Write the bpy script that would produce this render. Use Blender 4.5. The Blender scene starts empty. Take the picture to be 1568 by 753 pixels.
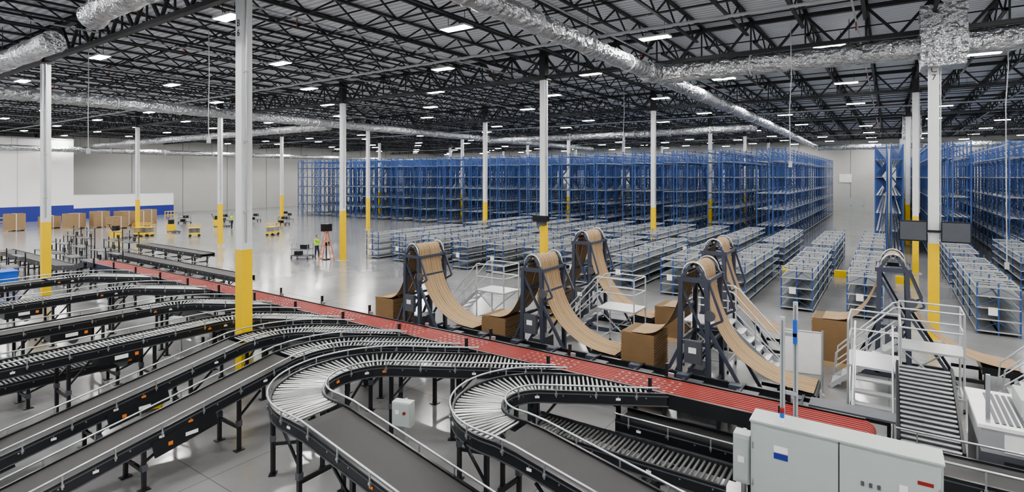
import bpy, math, random
from mathutils import Vector, Matrix
random.seed(7)
S=bpy.context.scene
COL=S.collection

# ------------------------------------------------------------------ materials
MATS={}
def mat(name,col,rough=.5,metal=0.0,var=.12,scale=3.0,bump=0.0,emit=0.0,bscale=None,bdist=.05):
    if name in MATS: return MATS[name]
    m=bpy.data.materials.new(name); m.use_nodes=True
    nt=m.node_tree; N=nt.nodes; L=nt.links
    b=N['Principled BSDF']
    b.inputs['Roughness'].default_value=rough
    b.inputs['Metallic'].default_value=metal
    tc=N.new('ShaderNodeTexCoord'); no=N.new('ShaderNodeTexNoise')
    no.inputs['Scale'].default_value=scale; no.inputs['Detail'].default_value=4
    L.new(tc.outputs['Object'],no.inputs['Vector'])
    mx=N.new('ShaderNodeMix'); mx.data_type='RGBA'
    c=col
    mx.inputs['A'].default_value=(c[0]*(1-var),c[1]*(1-var),c[2]*(1-var),1)
    mx.inputs['B'].default_value=(min(1,c[0]*(1+var)),min(1,c[1]*(1+var)),min(1,c[2]*(1+var)),1)
    L.new(no.outputs['Fac'],mx.inputs['Factor'])
    L.new(mx.outputs['Result'],b.inputs['Base Color'])
    if bump:
        n2=N.new('ShaderNodeTexNoise'); n2.inputs['Scale'].default_value=bscale or scale*6; n2.inputs['Detail'].default_value=3
        L.new(tc.outputs['Object'],n2.inputs['Vector'])
        bp=N.new('ShaderNodeBump'); bp.inputs['Strength'].default_value=bump; bp.inputs['Distance'].default_value=bdist
        L.new(n2.outputs['Fac'],bp.inputs['Height']); L.new(bp.outputs['Normal'],b.inputs['Normal'])
    if emit:
        b.inputs['Emission Color'].default_value=(1,.98,.94,1); b.inputs['Emission Strength'].default_value=emit
    MATS[name]=m; return m

M_STEEL=mat('roof_steel_dark',(.025,.027,.031),.5)
M_WHITE=mat('column_white',(.66,.67,.68),.45,var=.05)
M_YEL=mat('safety_yellow',(.80,.53,.006),.45,var=.05)
M_BLUE=mat('rack_blue',(.035,.082,.25),.45,var=.1)
M_BLUED=mat('rack_blue_dark',(.022,.052,.17),.45,var=.1)
M_SHELF=mat('shelf_grey',(.42,.44,.46),.5,var=.08)
M_SHELFD=mat('shelf_deck_grey',(.17,.18,.19),.65,var=.15)
M_BLK=mat('conveyor_black',(.014,.015,.018),.3)
M_BELT=mat('belt_dark',(.03,.029,.03),.55)
M_ROLL=mat('roller_zinc',(.46,.465,.47),.28,.9,var=.15)
M_RAIL=mat('guard_silver',(.52,.54,.56),.3,.85,var=.08)
M_RED=mat('belt_red',(.25,.018,.014),.5,var=.2)
M_CARD=mat('cardboard',(.33,.225,.125),.7,var=.1)
M_CARDS=mat('cardboard_stack_brown',(.24,.15,.075),.8,var=.1)
M_CARDE=mat('cardboard_edge',(.14,.085,.04),.8)
M_SLATE=mat('slate_steel',(.055,.062,.088),.4)
M_FOIL=mat('duct_foil',(.56,.57,.59),.27,.95,var=.25,scale=2.5,bump=1.0,bscale=4.5,bdist=.25)
M_CAB=mat('cabinet_grey',(.42,.46,.45),.45,var=.04)
M_PLAT=mat('platform_aluminium',(.60,.62,.64),.38,.6,var=.08)
M_ORG=mat('sticker_orange',(.75,.20,.03),.5)
M_LBL=mat('sticker_white',(.80,.80,.80),.5)
M_LAMP=mat('lamp_lens',(1,1,1),.5,emit=170)
M_LBODY=mat('lamp_housing',(.6,.6,.6),.5)
M_WBLUE=mat('wall_blue_band',(.025,.04,.26),.5)
M_WOOD=mat('pallet_wood',(.45,.32,.18),.8)
M_TOTE=mat('tote_blue',(.02,.11,.5),.4)
M_SCR=mat('screen_black',(.012,.012,.014),.2)
M_LADD=mat('ladder_orange',(.55,.18,.08),.5)
M_GREYD=mat('machine_dark_grey',(.08,.085,.10),.45)
M_PLASTIC=mat('plastic_wrap',(.7,.72,.73),.25,var=.1,scale=8,bump=.6)

def deck_mat():
    m=bpy.data.materials.new('roof_deck'); m.use_nodes=True; nt=m.node_tree;N=nt.nodes;L=nt.links
    b=N['Principled BSDF']; b.inputs['Roughness'].default_value=.45; b.inputs['Metallic'].default_value=.0
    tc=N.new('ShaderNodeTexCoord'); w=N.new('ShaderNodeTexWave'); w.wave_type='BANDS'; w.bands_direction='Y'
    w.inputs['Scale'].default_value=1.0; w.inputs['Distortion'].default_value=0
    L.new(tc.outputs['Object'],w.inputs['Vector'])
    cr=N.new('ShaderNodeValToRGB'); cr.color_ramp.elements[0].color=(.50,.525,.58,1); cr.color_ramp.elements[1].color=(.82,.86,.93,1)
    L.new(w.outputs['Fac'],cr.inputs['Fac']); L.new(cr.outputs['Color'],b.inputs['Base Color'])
    return m
def floor_mat():
    m=bpy.data.materials.new('polished_concrete'); m.use_nodes=True; nt=m.node_tree;N=nt.nodes;L=nt.links
    b=N['Principled BSDF']; b.inputs['Specular IOR Level'].default_value=1.0
    tc=N.new('ShaderNodeTexCoord')
    n=N.new('ShaderNodeTexNoise'); n.inputs['Scale'].default_value=.3; n.inputs['Detail'].default_value=8; n.inputs['Roughness'].default_value=.62
    L.new(tc.outputs['Object'],n.inputs['Vector'])
    cr=N.new('ShaderNodeValToRGB'); cr.color_ramp.elements[0].position=.3; cr.color_ramp.elements[1].position=.72
    cr.color_ramp.elements[0].color=(.195,.196,.198,1); cr.color_ramp.elements[1].color=(.285,.286,.287,1)
    L.new(n.outputs['Fac'],cr.inputs['Fac'])
    br=N.new('ShaderNodeTexBrick'); br.offset=0; br.inputs['Scale'].default_value=1
    br.inputs['Brick Width'].default_value=5.573; br.inputs['Row Height'].default_value=5.573
    br.inputs['Mortar Size'].default_value=.010; br.inputs['Mortar Smooth'].default_value=.3
    br.inputs['Color1'].default_value=(1,1,1,1); br.inputs['Color2'].default_value=(.95,.95,.95,1); br.inputs['Mortar'].default_value=(.5,.5,.5,1)
    L.new(tc.outputs['Object'],br.inputs['Vector'])
    mx=N.new('ShaderNodeMix'); mx.data_type='RGBA'; mx.blend_type='MULTIPLY'; mx.inputs['Factor'].default_value=1
    L.new(cr.outputs['Color'],mx.inputs['A']); L.new(br.outputs['Color'],mx.inputs['B']); L.new(mx.outputs['Result'],b.inputs['Base Color'])
    n2=N.new('ShaderNodeTexNoise'); n2.inputs['Scale'].default_value=.5; n2.inputs['Detail'].default_value=5
    L.new(tc.outputs['Object'],n2.inputs['Vector'])
    mr=N.new('ShaderNodeMapRange'); mr.inputs['To Min'].default_value=.10; mr.inputs['To Max'].default_value=.24
    L.new(n2.outputs['Fac'],mr.inputs['Value']); L.new(mr.outputs['Result'],b.inputs['Roughness'])
    return m
def wall_mat(name,c):
    m=bpy.data.materials.new(name); m.use_nodes=True; nt=m.node_tree;N=nt.nodes;L=nt.links
    b=N['Principled BSDF']; b.inputs['Roughness'].default_value=.7
    tc=N.new('ShaderNodeTexCoord'); n=N.new('ShaderNodeTexNoise'); n.inputs['Scale'].default_value=.5
    L.new(tc.outputs['Object'],n.inputs['Vector'])
    mx=N.new('ShaderNodeMix'); mx.data_type='RGBA'
    mx.inputs['A'].default_value=(c[0]*.93,c[1]*.93,c[2]*.93,1); mx.inputs['B'].default_value=(c[0]*1.05,c[1]*1.05,c[2]*1.05,1)
    L.new(n.outputs['Fac'],mx.inputs['Factor']); L.new(mx.outputs['Result'],b.inputs['Base Color'])
    return m
M_DECK=deck_mat(); M_FLOOR=floor_mat()
M_WALLG=wall_mat('wall_panel_grey',(.46,.46,.445)); M_WALLW=wall_mat('wall_panel_white',(.88,.88,.87))

# ------------------------------------------------------------------ mesh builder
class MB:
    def __init__(s): s.v=[];s.f=[];s.m=[];s.sm=[];s.ml=[]
    def mi(s,m):
        if m not in s.ml: s.ml.append(m)
        return s.ml.index(m)
    def add(s,vs,fs,m,smooth=False):
        o=len(s.v); s.v+= [tuple(v) for v in vs]; k=s.mi(m)
        for f in fs: s.f.append(tuple(o+i for i in f)); s.m.append(k); s.sm.append(smooth)
    def box(s,c,d,m,rz=0):
        cx,cy,cz=c; a,b,e=d[0]/2,d[1]/2,d[2]/2; co,si=math.cos(rz),math.sin(rz)
        vs=[]
        for z in(-e,e):
            for x,y in((-a,-b),(a,-b),(a,b),(-a,b)):
                vs.append((cx+x*co-y*si,cy+x*si+y*co,cz+z))
        s.add(vs,[(3,2,1,0),(4,5,6,7),(0,1,5,4),(1,2,6,5),(2,3,7,6),(3,0,4,7)],m)
    def bx(s,x0,x1,y0,y1,z0,z1,m): s.box(((x0+x1)/2,(y0+y1)/2,(z0+z1)/2),(abs(x1-x0),abs(y1-y0),abs(z1-z0)),m)
    def beam(s,p0,p1,w,h,m,caps=True):
        p0=Vector(p0);p1=Vector(p1);t=(p1-p0)
        if t.length<1e-6:return
        t.normalize(); up=Vector((0,0,1))
        if abs(t.z)>.95: up=Vector((0,1,0))
        sd=t.cross(up).normalized(); up=sd.cross(t).normalized()
        a=sd*w/2;b=up*h/2
        vs=[p0-a-b,p0+a-b,p0+a+b,p0-a+b,p1-a-b,p1+a-b,p1+a+b,p1-a+b]
        fs=[(0,1,5,4),(1,2,6,5),(2,3,7,6),(3,0,4,7)]
        if caps: fs+=[(3,2,1,0),(4,5,6,7)]
        s.add(vs,fs,m)
    def cyl(s,p0,p1,r,m,n=8,caps=True,r1=None):
        p0=Vector(p0);p1=Vector(p1);t=(p1-p0).normalized(); up=Vector((0,0,1))
        if abs(t.z)>.9: up=Vector((1,0,0))
        a=t.cross(up).normalized();b=t.cross(a).normalized(); r1=r if r1 is None else r1
        vs=[];
        for p,q in((p0,r),(p1,r1)):
            for i in range(n):
                an=2*math.pi*i/n; vs.append(p+a*math.cos(an)*q+b*math.sin(an)*q)
        s.add(vs,[(i,(i+1)%n,n+(i+1)%n,n+i) for i in range(n)],m,True)
        if caps: s.add(vs,[tuple(range(n-1,-1,-1)),tuple(range(n,2*n))],m)
    def tube(s,pts,r,m,n=8,rf=None):
        pts=[Vector(p) for p in pts]; rings=[];
        if len(pts)<2:return
        for i,p in enumerate(pts):
            t=(pts[min(i+1,len(pts)-1)]-pts[max(i-1,0)]).normalized()
            up=Vector((0,0,1)) if abs(t.z)<.95 else Vector((0,1,0))
            a=t.cross(up).normalized();b=a.cross(t).normalized(); rr=r if rf is None else rf(i)
            rings.append([p+a*math.cos(2*math.pi*k/n)*rr+b*math.sin(2*math.pi*k/n)*rr for k in range(n)])
        vs=[v for q in rings for v in q]
        fs=[(i*n+k,i*n+(k+1)%n,(i+1)*n+(k+1)%n,(i+1)*n+k) for i in range(len(pts)-1) for k in range(n)]
        s.add(vs,fs,m,True)
        s.add(vs,[tuple(range(n)),tuple(range(len(vs)-1,len(vs)-n-1,-1))],m)
    def sweep(s,pts,w,z0,z1,m):
        if len(pts)<2:return
        pts=[Vector(p) for p in pts]; vs=[]
        for i,p in enumerate(pts):
            t=(pts[min(i+1,len(pts)-1)]-pts[max(i-1,0)]); t.z=0; t.normalize()
            n=Vector((-t.y,t.x,0))*w/2
            vs+=[p-n+Vector((0,0,z0)),p+n+Vector((0,0,z0)),p+n+Vector((0,0,z1)),p-n+Vector((0,0,z1))]
        fs=[]
        for i in range(len(pts)-1):
            o=i*4
            for k in range(4): fs.append((o+k,o+(k+1)%4,o+4+(k+1)%4,o+4+k))
        e=len(vs)-4
        fs+=[(3,2,1,0),(e,e+1,e+2,e+3)]
        s.add(vs,fs,m)
    def sheet(s,pts,wv,m,th=.02):
        pts=[Vector(p) for p in pts]; wv=Vector(wv)/2; vs=[]
        for i,p in enumerate(pts):
            t=(pts[min(i+1,len(pts)-1)]-pts[max(i-1,0)]).normalized(); n=t.cross(wv).normalized()*th/2
            vs+=[p-wv-n,p+wv-n,p+wv+n,p-wv+n]
        fs=[]
        for i in range(len(pts)-1):
            o=i*4
            for k in range(4): fs.append((o+k,o+(k+1)%4,o+4+(k+1)%4,o+4+k))
        e=len(vs)-4; fs+=[(3,2,1,0),(e,e+1,e+2,e+3)]
        s.add(vs,fs,m,False)
    def mesh(s,name):
        me=bpy.data.meshes.new(name); me.from_pydata(s.v,[],s.f)
        for m in s.ml: me.materials.append(m)
        me.polygons.foreach_set('material_index',s.m); me.polygons.foreach_set('use_smooth',s.sm); me.update()
        return me
    def obj(s,name,loc=(0,0,0),rz=0,parent=None):
        return place(s.mesh(name),name,loc,rz,parent)
def place(me,name,loc=(0,0,0),rz=0,parent=None):
    o=bpy.data.objects.new(name,me); o.location=loc; o.rotation_euler[2]=rz; COL.objects.link(o)
    if parent: o.parent=parent
    return o
def empty(name):
    o=bpy.data.objects.new(name,None); COL.objects.link(o); return o

# ------------------------------------------------------------------ room
W=16.72; X0=1.35; Y0=8.68; XL=X0-6*W; XR=X0+2*W; YS=Y0-W; YN=Y0+6*W; ZD=12.85
b=MB(); b.bx(XL-.3,XR+.3,YS,YN+.3,-.2,0,M_FLOOR); b.obj('floor')
b=MB(); b.bx(XL-.3,XR+.3,YS,YN+.3,ZD,ZD+.15,M_DECK); b.obj('ceiling')
b=MB(); b.bx(XL-.3,XL,YS,YN+.3,0,ZD,M_WALLG)
for k in range(1,17):
    y=YS+k*7.6
    b.bx(XL,XL+.03,y-.04,y+.04,0,ZD,M_SHELFD)
b.obj('wall_west')
b=MB(); b.bx(XL,XR,YN,YN+.3,0,ZD,M_WALLG)
for k in range(1,17): b.bx(XL+k*7.8-.04,XL+k*7.8+.04,YN-.03,YN,0,ZD,M_SHELFD)
b.obj('wall_north')
b=MB(); b.bx(XR,XR+.3,YS,YN+.3,0,ZD,M_WALLG); b.obj('wall_east')
b=MB(); b.bx(XL+.03,-94,2,28.5,0,11.2,M_WALLW); b.bx(-94,-93.95,2,28.5,0,2.0,M_WBLUE); b.bx(-94,-93.9,2,28.5,11.0,11.2,M_SHELF)
b.bx(-94,-93.92,9,10.6,0,2.4,M_WALLW)
for y in (7.5,15,22.5): b.bx(-94,-93.97,y-.03,y+.03,2,11,M_SHELF)
b.obj('wall_office')
b=MB(); b.bx(-94.2,-94,28.5,41.5,0,3.4,M_WALLW); b.bx(-94,-93.95,28.5,41.5,0,1.5,M_WBLUE); b.bx(-94.25,-93.93,28.5,41.5,3.4,3.48,M_SHELF)
b.obj('wall_partition')
for i,x in enumerate((-6.3,-4.6)):
    b=MB(); b.bx(x,x+1.1,YN-.08,YN-.03,0,2.3,M_CAB); b.bx(x-.1,x,YN-.1,YN-.03,0,2.4,M_SHELF); b.bx(x+1.1,x+1.2,YN-.1,YN-.03,0,2.4,M_SHELF); b.bx(x-.1,x+1.2,YN-.1,YN-.03,2.3,2.4,M_SHELF)
    b.box((x+1,YN-.12,1.05),(.06,.06,.2),M_GREYD)
    b.obj('door_%d'%(i+1))
b=MB(); b.bx(-7.0,-5.2,YN-.1,YN-.03,5.0,6.4,M_LBL); b.bx(-7.05,-5.15,YN-.08,YN-.03,4.95,6.45,M_SHELF); b.obj('wall_sign')

# ------------------------------------------------------------------ roof trusses
tr=empty('roof_trusses')
b=MB()
nj=8; zt=ZD-.06; zb=11.95
for j in range(nj):
    x=j*W/nj
    b.beam((x,.0,zt-.03),(x,W,zt-.03),.14,.08,M_STEEL,False)
    b.beam((x,.7,zb),(x,W-.7,zb),.12,.07,M_STEEL,False)
    n=14; pts=[(x,0.05,zt-.05)]
    for k in range(1,n): pts.append((x,k*W/n,zb if k%2 else zt-.05))
    pts.append((x,W-.05,zt-.05))
    for p,q in zip(pts,pts[1:]): b.beam(p,q,.055,.055,M_STEEL,False)
for k in (3,5,7,9,11):
    b.beam((0,k*W/14,zb),(W,k*W/14,zb),.05,.05,M_STEEL,False)
    b.beam((0,k*W/14+.1,zt-.1),(W,k*W/14+.1,zt-.1),.05,.05,M_STEEL,False)
zg=11.35
b.beam((0,0,zt-.2),(W,0,zt-.2),.22,.16,M_STEEL,False)
b.beam((.2,0,zg),(W-.2,0,zg),.22,.16,M_STEEL,False)
n=16; pts=[(0,0,zt-.2)]+[(k*W/n,0,zg if k%2 else zt-.2) for k in range(1,n)]+[(W,0,zt-.2)]
for p,q in zip(pts,pts[1:]): b.beam(p,q,.1,.1,M_STEEL,False)
for k in range(2,n,2): b.beam((k*W/n,0,zg),(k*W/n,0,zt-.2),.06,.06,M_STEEL,False)
bay=b.mesh('roof_bay')
for i in range(8):
    for j in range(7):
        place(bay,'roof_bay',(XL+i*W,YS+j*W,0),0,tr)

# ------------------------------------------------------------------ columns
def column_mesh(hy):
    b=MB(); s=.32
    b.bx(-s/2,s/2,-s/2,s/2,hy,11.2,M_WHITE); b.bx(-s/2-.004,s/2+.004,-s/2-.004,s/2+.004,0.03,hy,M_YEL)
    b.bx(-.3,.3,-.3,.3,0,.03,M_SHELF)
    b.bx(-s/2-.02,s/2+.02,-s/2-.02,s/2+.02,11.2,ZD-.1,M_STEEL); b.bx(-.32,.32,-.25,.25,11.18,11.24,M_STEEL)
    b.cyl((s/2+.04,-.05,hy+.2),(s/2+.04,-.05,11.2),.025,M_RAIL,6)
    for z in (5,7,9): b.box((s/2+.03,-.05,z),(.07,.12,.05),M_SHELF)
    return b.mesh('column')
cm1=column_mesh(3.9); cm2=column_mesh(3.55)
colobj={}
for i in range(1,7):
    for j in range(1,7):
        x=XR-i*W; y=Y0+(j-1)*W
        if j==1 and i==2: continue
        o=place(cm1 if j==1 else cm2,'support_column',(x,y,0)); colobj[(i,j)]=o
def label(txt,par,z,sx=.16):
    cu=bpy.data.curves.new('column_label',type='FONT'); cu.body=txt; cu.size=.28; cu.align_x='CENTER'; cu.extrude=.002
    o=bpy.data.objects.new('column_label',cu); COL.objects.link(o); o.parent=par
    o.location=(0,-sx-.006,z); o.rotation_euler=(math.pi/2,0,0); cu.materials.append(M_SCR)
label('B\n6',colobj[(3,1)],10.3)
label('C\n7',colobj[(2,2)],9.8)

# ------------------------------------------------------------------ lamps
b=MB()
b.bx(-.62,.62,-.26,.26,0,.07,M_LBODY); b.bx(-.58,.58,-.22,.22,-.012,-.002,M_LAMP)
b.beam((-.4,0,.07),(-.4,0,.6),.015,.015,M_STEEL); b.beam((.4,0,.07),(.4,0,.6),.015,.015,M_STEEL)
lm=b.mesh('high_bay_lamp'); lroot=empty('high_bay_lamps')
r=0; y=4.6-5.6*2
while y<YN-2:
    x=-13.4+(5.65 if r%2 else 0)
    while x>XL+2: x-=11.3
    x+=11.3
    while x<XR-1:
        place(lm,'high_bay_lamp',(x,y,11.55),0,lroot); x+=11.3
    y+=5.6; r+=1

# ------------------------------------------------------------------ ducts
def duct(name,path,r,extra=None,seed=1):
    b=MB(); P=[Vector(p) for p in path]; pts=[]
    for p,q in zip(P,P[1:]):
        n=max(2,int((q-p).length/.3))
        for k in range(n): pts.append(p.lerp(q,k/n))
    pts.append(P[-1])
    rnd=random.Random(len(pts)+seed)
    js=[rnd.uniform(.93,1.05) for _ in pts]
    b.tube(pts,r,M_FOIL,14,lambda i:r*js[i]*(1.08 if i%8==0 else (.95 if i%8==1 else 1)))
    for k in range(0,len(pts),12):
        p=pts[k]; b.cyl(p+Vector((0,0,r*.9)),(p.x,p.y,12.2),.012,M_STEEL,4,False)
        t=(pts[min(k+1,len(pts)-1)]-pts[max(0,k-1)]).normalized()
        b.tube([p-t*.03,p+t*.03],r*1.07,M_SHELF,14)
    if extra: extra(b)
    return b.obj(name)
duct('insulated_duct',[(-9.1,0,10.8),(-9.1,24.2,10.8),(-9.1,60,10.7),(-9.5,98,10.6)],.35)
def ex(b):
    n=6
    for i in range(n):
        z0=9.95+2.2*i/n; k=.03*(i%2)
        b.bx(.95-k,2.25+k,24.72-k,26.0+k,z0,z0+2.2/n,M_FOIL)
    b.tube([(-9.1,24.0,10.8),(-9.0,24.8,10.8),(-8.6,25.25,10.8),(-7.8,25.38,10.8)],.47,M_FOIL,14)
duct('insulated_duct',[(-8.5,25.35,10.8),(8,25.35,10.75),(20,25.35,10.8)],.42,ex)
duct('insulated_duct',[(-39,-4,10.5),(-39.4,30,10.5),(-39.4,80,10.4)],.34)
duct('insulated_duct',[(-34,6.8,10.75),(-24.4,6.8,10.75)],.38)
duct('insulated_duct',[(-20.2,6.6,10.9),(-19.4,6.6,11.05),(-10,6.6,11.05)],.38)
duct('insulated_duct',[(-39.8,30,10.3),(-60,30.2,10.3),(-92,30.4,10.3)],.33)
duct('insulated_duct',[(-38.9,52,10.2),(-20,52,10.2),(-9.6,52,10.3)],.33)
duct('insulated_duct',[(-9.0,96,10.4),(10,96,10.4),(30,96,10.4)],.45)
duct('insulated_duct',[(-93,0,9.7),(-93,50,9.7),(-93,106,9.7)],.4)
b=MB(); b.bx(1.0,2.4,60.8,62.2,9.4,12.3,M_FOIL); b.bx(1.3,2.1,61.1,61.9,9.0,9.4,M_SHELF); b.obj('air_unit')
b=MB()
for x in [XL+6+k*8.36 for k in range(15)]:
    b.cyl((x,YS+1,11.75),(x,YN-1,11.75),.035,M_SHELF,6)
    for y in range(0,105,12): b.cyl((x,y,11.75),(x,y,11.4),.02,M_RED,5)
for y in (20.1,53.5,87): b.cyl((XL+1,y,11.6),(XR-1,y,11.6),.06,M_SHELF,8)
b.obj('sprinkler_piping')
for x,y,z in ((-3.2,24,6.6),(-23,11.5,7.6),(3.5,26.4,2.9),(-28,9,7.2),(-14,33,8.5)):
    b=MB(); b.tube([(x,y,12),(x+.04,y,10),(x-.03,y,8.6 if z<8 else z+.4),(x,y,z)],.018,M_SHELF,5)
    b.box((x,y,z-.12),(.12,.12,.24),M_SHELF); b.obj('electrical_drop')

# ------------------------------------------------------------------ tall racks
def tall_rack(width=2.4,length=47.5,H=8.5,bay=2.5):
    b=MB(); n=int(length/bay); lv=[.25,1.65,3.05,4.45,5.85,7.25]
    d=(width-.2)/2
    for side in (0,1):
        xa=side*(d+.2); xb=xa+d
        for k in range(n+1):
            y=k*bay
            for x in (xa+.05,xb-.05): b.beam((x,y,0),(x,y,H),.08,.08,M_BLUE,True)
            z=.3; s=0
            while z<H-1:
                a,c=(xa+.05,xb-.05) if s%2 else (xb-.05,xa+.05)
                b.beam((a,y,z),(c,y,z+1.15),.035,.035,M_BLUED,False); z+=1.15; s+=1
            b.beam((xa+.05,y,H-.1),(xb-.05,y,H-.1),.05,.05,M_BLUE,False)
        for z in lv+[H-.35]:
            for x in (xa+.05,xb-.05):
                b.beam((x,0,z),(x,n*bay,z),.05,.08,M_BLUE if z!=lv[0] else M_SHELF,False)
                b.beam((x+(.03 if x>xa+.2 else -.03),0,z+.07),(x+(.03 if x>xa+.2 else -.03),n*bay,z+.07),.03,.055,M_SHELF,False)
            if z<H-1:
                for q in range(3):
                    xx=xa+.1+(d-.2)*q/3; b.bx(xx,xx+(d-.2)/3*.62,-.03,n*bay,z+.06,z+.085,M_SHELF)
    return b.mesh('tall_blue_rack')
rk=tall_rack(); x=-9.65
while x>-78:
    place(rk,'tall_blue_rack',(x,52,0)); x-=W/4
place(tall_rack(1.9),'tall_blue_rack',(-.95,52,0))
for x in (2.4,6.7,11,15.3,19.6): place(rk,'tall_blue_rack',(x,50,0))

# ------------------------------------------------------------------ low shelving
def low_shelf(width=1.3,length=9.6,H=1.95,bay=2.4):
    b=MB(); n=int(round(length/bay))
    for k in range(n+1):
        y=k*bay
        for x in (.03,width/2,width-.03): b.beam((x,y,0),(x,y,H),.05,.05,M_BLUE)
        for z in (.35,.8,1.25,1.65):
            b.beam((.03,y,z-.2),(width/2,y,z+.15),.02,.02,M_BLUE,False); b.beam((width/2,y,z+.15),(width-.03,y,z-.2),.02,.02,M_BLUE,False)
    for z in (.14,.58,1.02,1.46,1.80):
        if z<1.7:
            b.bx(.03,width/2-.04,.0,n*bay,z-.004,z+.008,M_SHELFD); b.bx(width/2+.04,width-.03,.0,n*bay,z-.004,z+.008,M_SHELFD)
        else:
            for q in range(n*4): b.bx(.03,width-.03,q*bay/4+.06,q*bay/4+.36,z-.004,z+.008,M_SHELFD)
        for x in (.01,width-.01): b.beam((x,-.02,z-.01),(x,n*bay+.02,z-.01),.02,.05,M_SHELF)
        for k in range(n+1): b.beam((.02,k*bay-.03,z-.01),(width-.02,k*bay-.03,z-.01),.02,.045,M_SHELF)
    b.bx(.35,.62,-.07,-.05,.75,1.05,M_LBL)
    return b.mesh('low_shelving')
ls=low_shelf()
xs=[-4.05-W/6*k for k in range(11)]+[-1.5,2.75,5.7,8.7]
for x in xs:
    place(ls,'low_shelving_row',(x,27.4,0)); place(ls,'low_shelving_row',(x,39,0))
b=MB()
for x,y in ((-8.5,38.0),(-5.6,38.0),(-2.7,38.0),(.3,37.8)):
    b.bx(x,x+.9,y-.12,y+.12,.0,.4,M_YEL)
b.obj('yellow_rack_guard')

# ------------------------------------------------------------------ conveyors
def path_len(P):
    s=[0]
    for p,q in zip(P,P[1:]): s.append(s[-1]+(q-p).length)
    return s
def at(P,s,d):
    for i in range(len(P)-1):
        if d<=s[i+1] or i==len(P)-2:
            t=(d-s[i])/max(1e-6,s[i+1]-s[i]); p=P[i].lerp(P[i+1],t); tg=(P[i+1]-P[i]).normalized(); return p,tg
def offs(P,o,clip):
    out=[]
    for i,p in enumerate(P):
        t=P[min(i+1,len(P)-1)]-P[max(i-1,0)]; t.z=0; t.normalize()
        q=p+Vector((-t.y,t.x,0))*o
        if clip and q.y>clip: 
            if out:
                a=out[-1]; k=(clip-a.y)/max(1e-6,q.y-a.y); out.append(a.lerp(q,k))
            break
        out.append(q)
    return out
def conveyor(P,w=.8,kind=lambda p,d:'R',clip=None,guard=(1,1),legs=2.0,legstart=.6,pitch=.095,stick=True,zrail=.05,gh=.17,rr=.027):
    b=MB(); P=[Vector(p) for p in P]; s=path_len(P); T=s[-1]
    for sd in(1,-1):
        Q=offs(P,sd*(w/2+.02),clip)
        b.sweep(Q,.045,-.21,zrail,M_BLK)
        b.sweep(offs(P,sd*(w/2+.045),clip),.02,-.02,.0,M_GREYD)
        b.sweep(offs(P,sd*(w/2+.045),clip),.02,-.21,-.19,M_GREYD)
        if (guard[0] if sd>0 else guard[1]):
            G=[q+Vector((0,0,gh)) for q in offs(P,sd*(w/2+.07),clip-.12 if clip else None)]
            b.tube(G,.019,M_RAIL,6)
            gs=path_len(G); d=.3
            while d<gs[-1]:
                p,t=at(G,gs,d); b.beam(p,(p.x,p.y,p.z-gh-.08),.022,.022,M_RAIL); b.box((p.x,p.y,p.z-gh-.02),(.045,.045,.045),M_RAIL); d+=.8
    d=.05; bp=[]
    rnd=random.Random(int(T*100))
    def flush():
        nonlocal bp
        if len(bp)>1:
            b.sweep(bp,w-.02,-.03,.02,M_BELT); b.sweep(bp,w-.1,-.16,-.12,M_BELT)
        bp=[]
    while d<T:
        p,t=at(P,s,d); t2=Vector((t.x,t.y,0)).normalized(); n=Vector((-t2.y,t2.x,0))
        if kind(p,d)=='R':
            flush()
            L=p+n*(w/2-.01); R=p-n*(w/2-.01); ok=True
            if clip:
                if R.y>clip: ok=False
                elif L.y>clip:
                    k=(clip-R.y)/(L.y-R.y); L=R.lerp(L,k); ok=k>.08
            if ok: b.cyl(L-Vector((0,0,.005)),R-Vector((0,0,.005)),rr,M_ROLL,6,False)
            d+=pitch
        else:
            bp.append(p.copy()); d+=.2
    flush()
    if stick:
        d=.5
        while d<T:
            p,t=at(P,s,d); t2=Vector((t.x,t.y,0)).normalized(); n=Vector((-t2.y,t2.x,0)); rz=math.atan2(t2.y,t2.x)
            for sd in(1,-1):
                q=p+n*sd*(w/2+.047)
                if clip and q.y>clip-.1: continue
                if rnd.random()<.3: b.box((q.x,q.y,q.z-.09),(.09,.012,.045),rnd.choice([M_LBL,M_ORG,M_LBL]),rz)
                b.box((q.x,q.y,q.z-.05),(.025,.014,.025),M_ROLL,rz)
            d+=.55
    d=legstart
    while d<T-.2:
        p,t=at(P,s,d); t2=Vector((t.x,t.y,0)).normalized(); n=Vector((-t2.y,t2.x,0)); rz=math.atan2(t2.y,t2.x)
        if not(clip and (p+n*w/2).y>clip-.15):
            A=p+n*(w/2-.0);B=p-n*(w/2-.0)
            for q in(A,B):
                b.beam((q.x,q.y,0.0),(q.x,q.y,p.z-.1),.07,.07,M_BLK); b.box((q.x,q.y,.01),(.2,.14,.02),M_BLK,rz)
                b.box((q.x,q.y,p.z*.45),(.1,.1,.12),M_GREYD,rz)
            zz=p.z*.38
            b.beam((A.x,A.y,zz),(B.x,B.y,zz),.05,.07,M_BLK); b.beam((A.x,A.y,p.z-.2),(B.x,B.y,p.z-.2),.05,.07,M_BLK)
            e=t2*.5
            for q in(A,B): b.beam((q.x,q.y,p.z*.55),(q.x+e.x,q.y+e.y,p.z-.17),.04,.04,M_BLK)
        d+=legs
    return b
ZC=1.62; YF=10.8; YB=11.76
def arc(cx,cy,r,a0,a1,z,n=20):
    return [(cx+r*math.cos(math.radians(a0+(a1-a0)*k/n)),cy+r*math.sin(math.radians(a0+(a1-a0)*k/n)),z) for k in range(n+1)]
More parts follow.
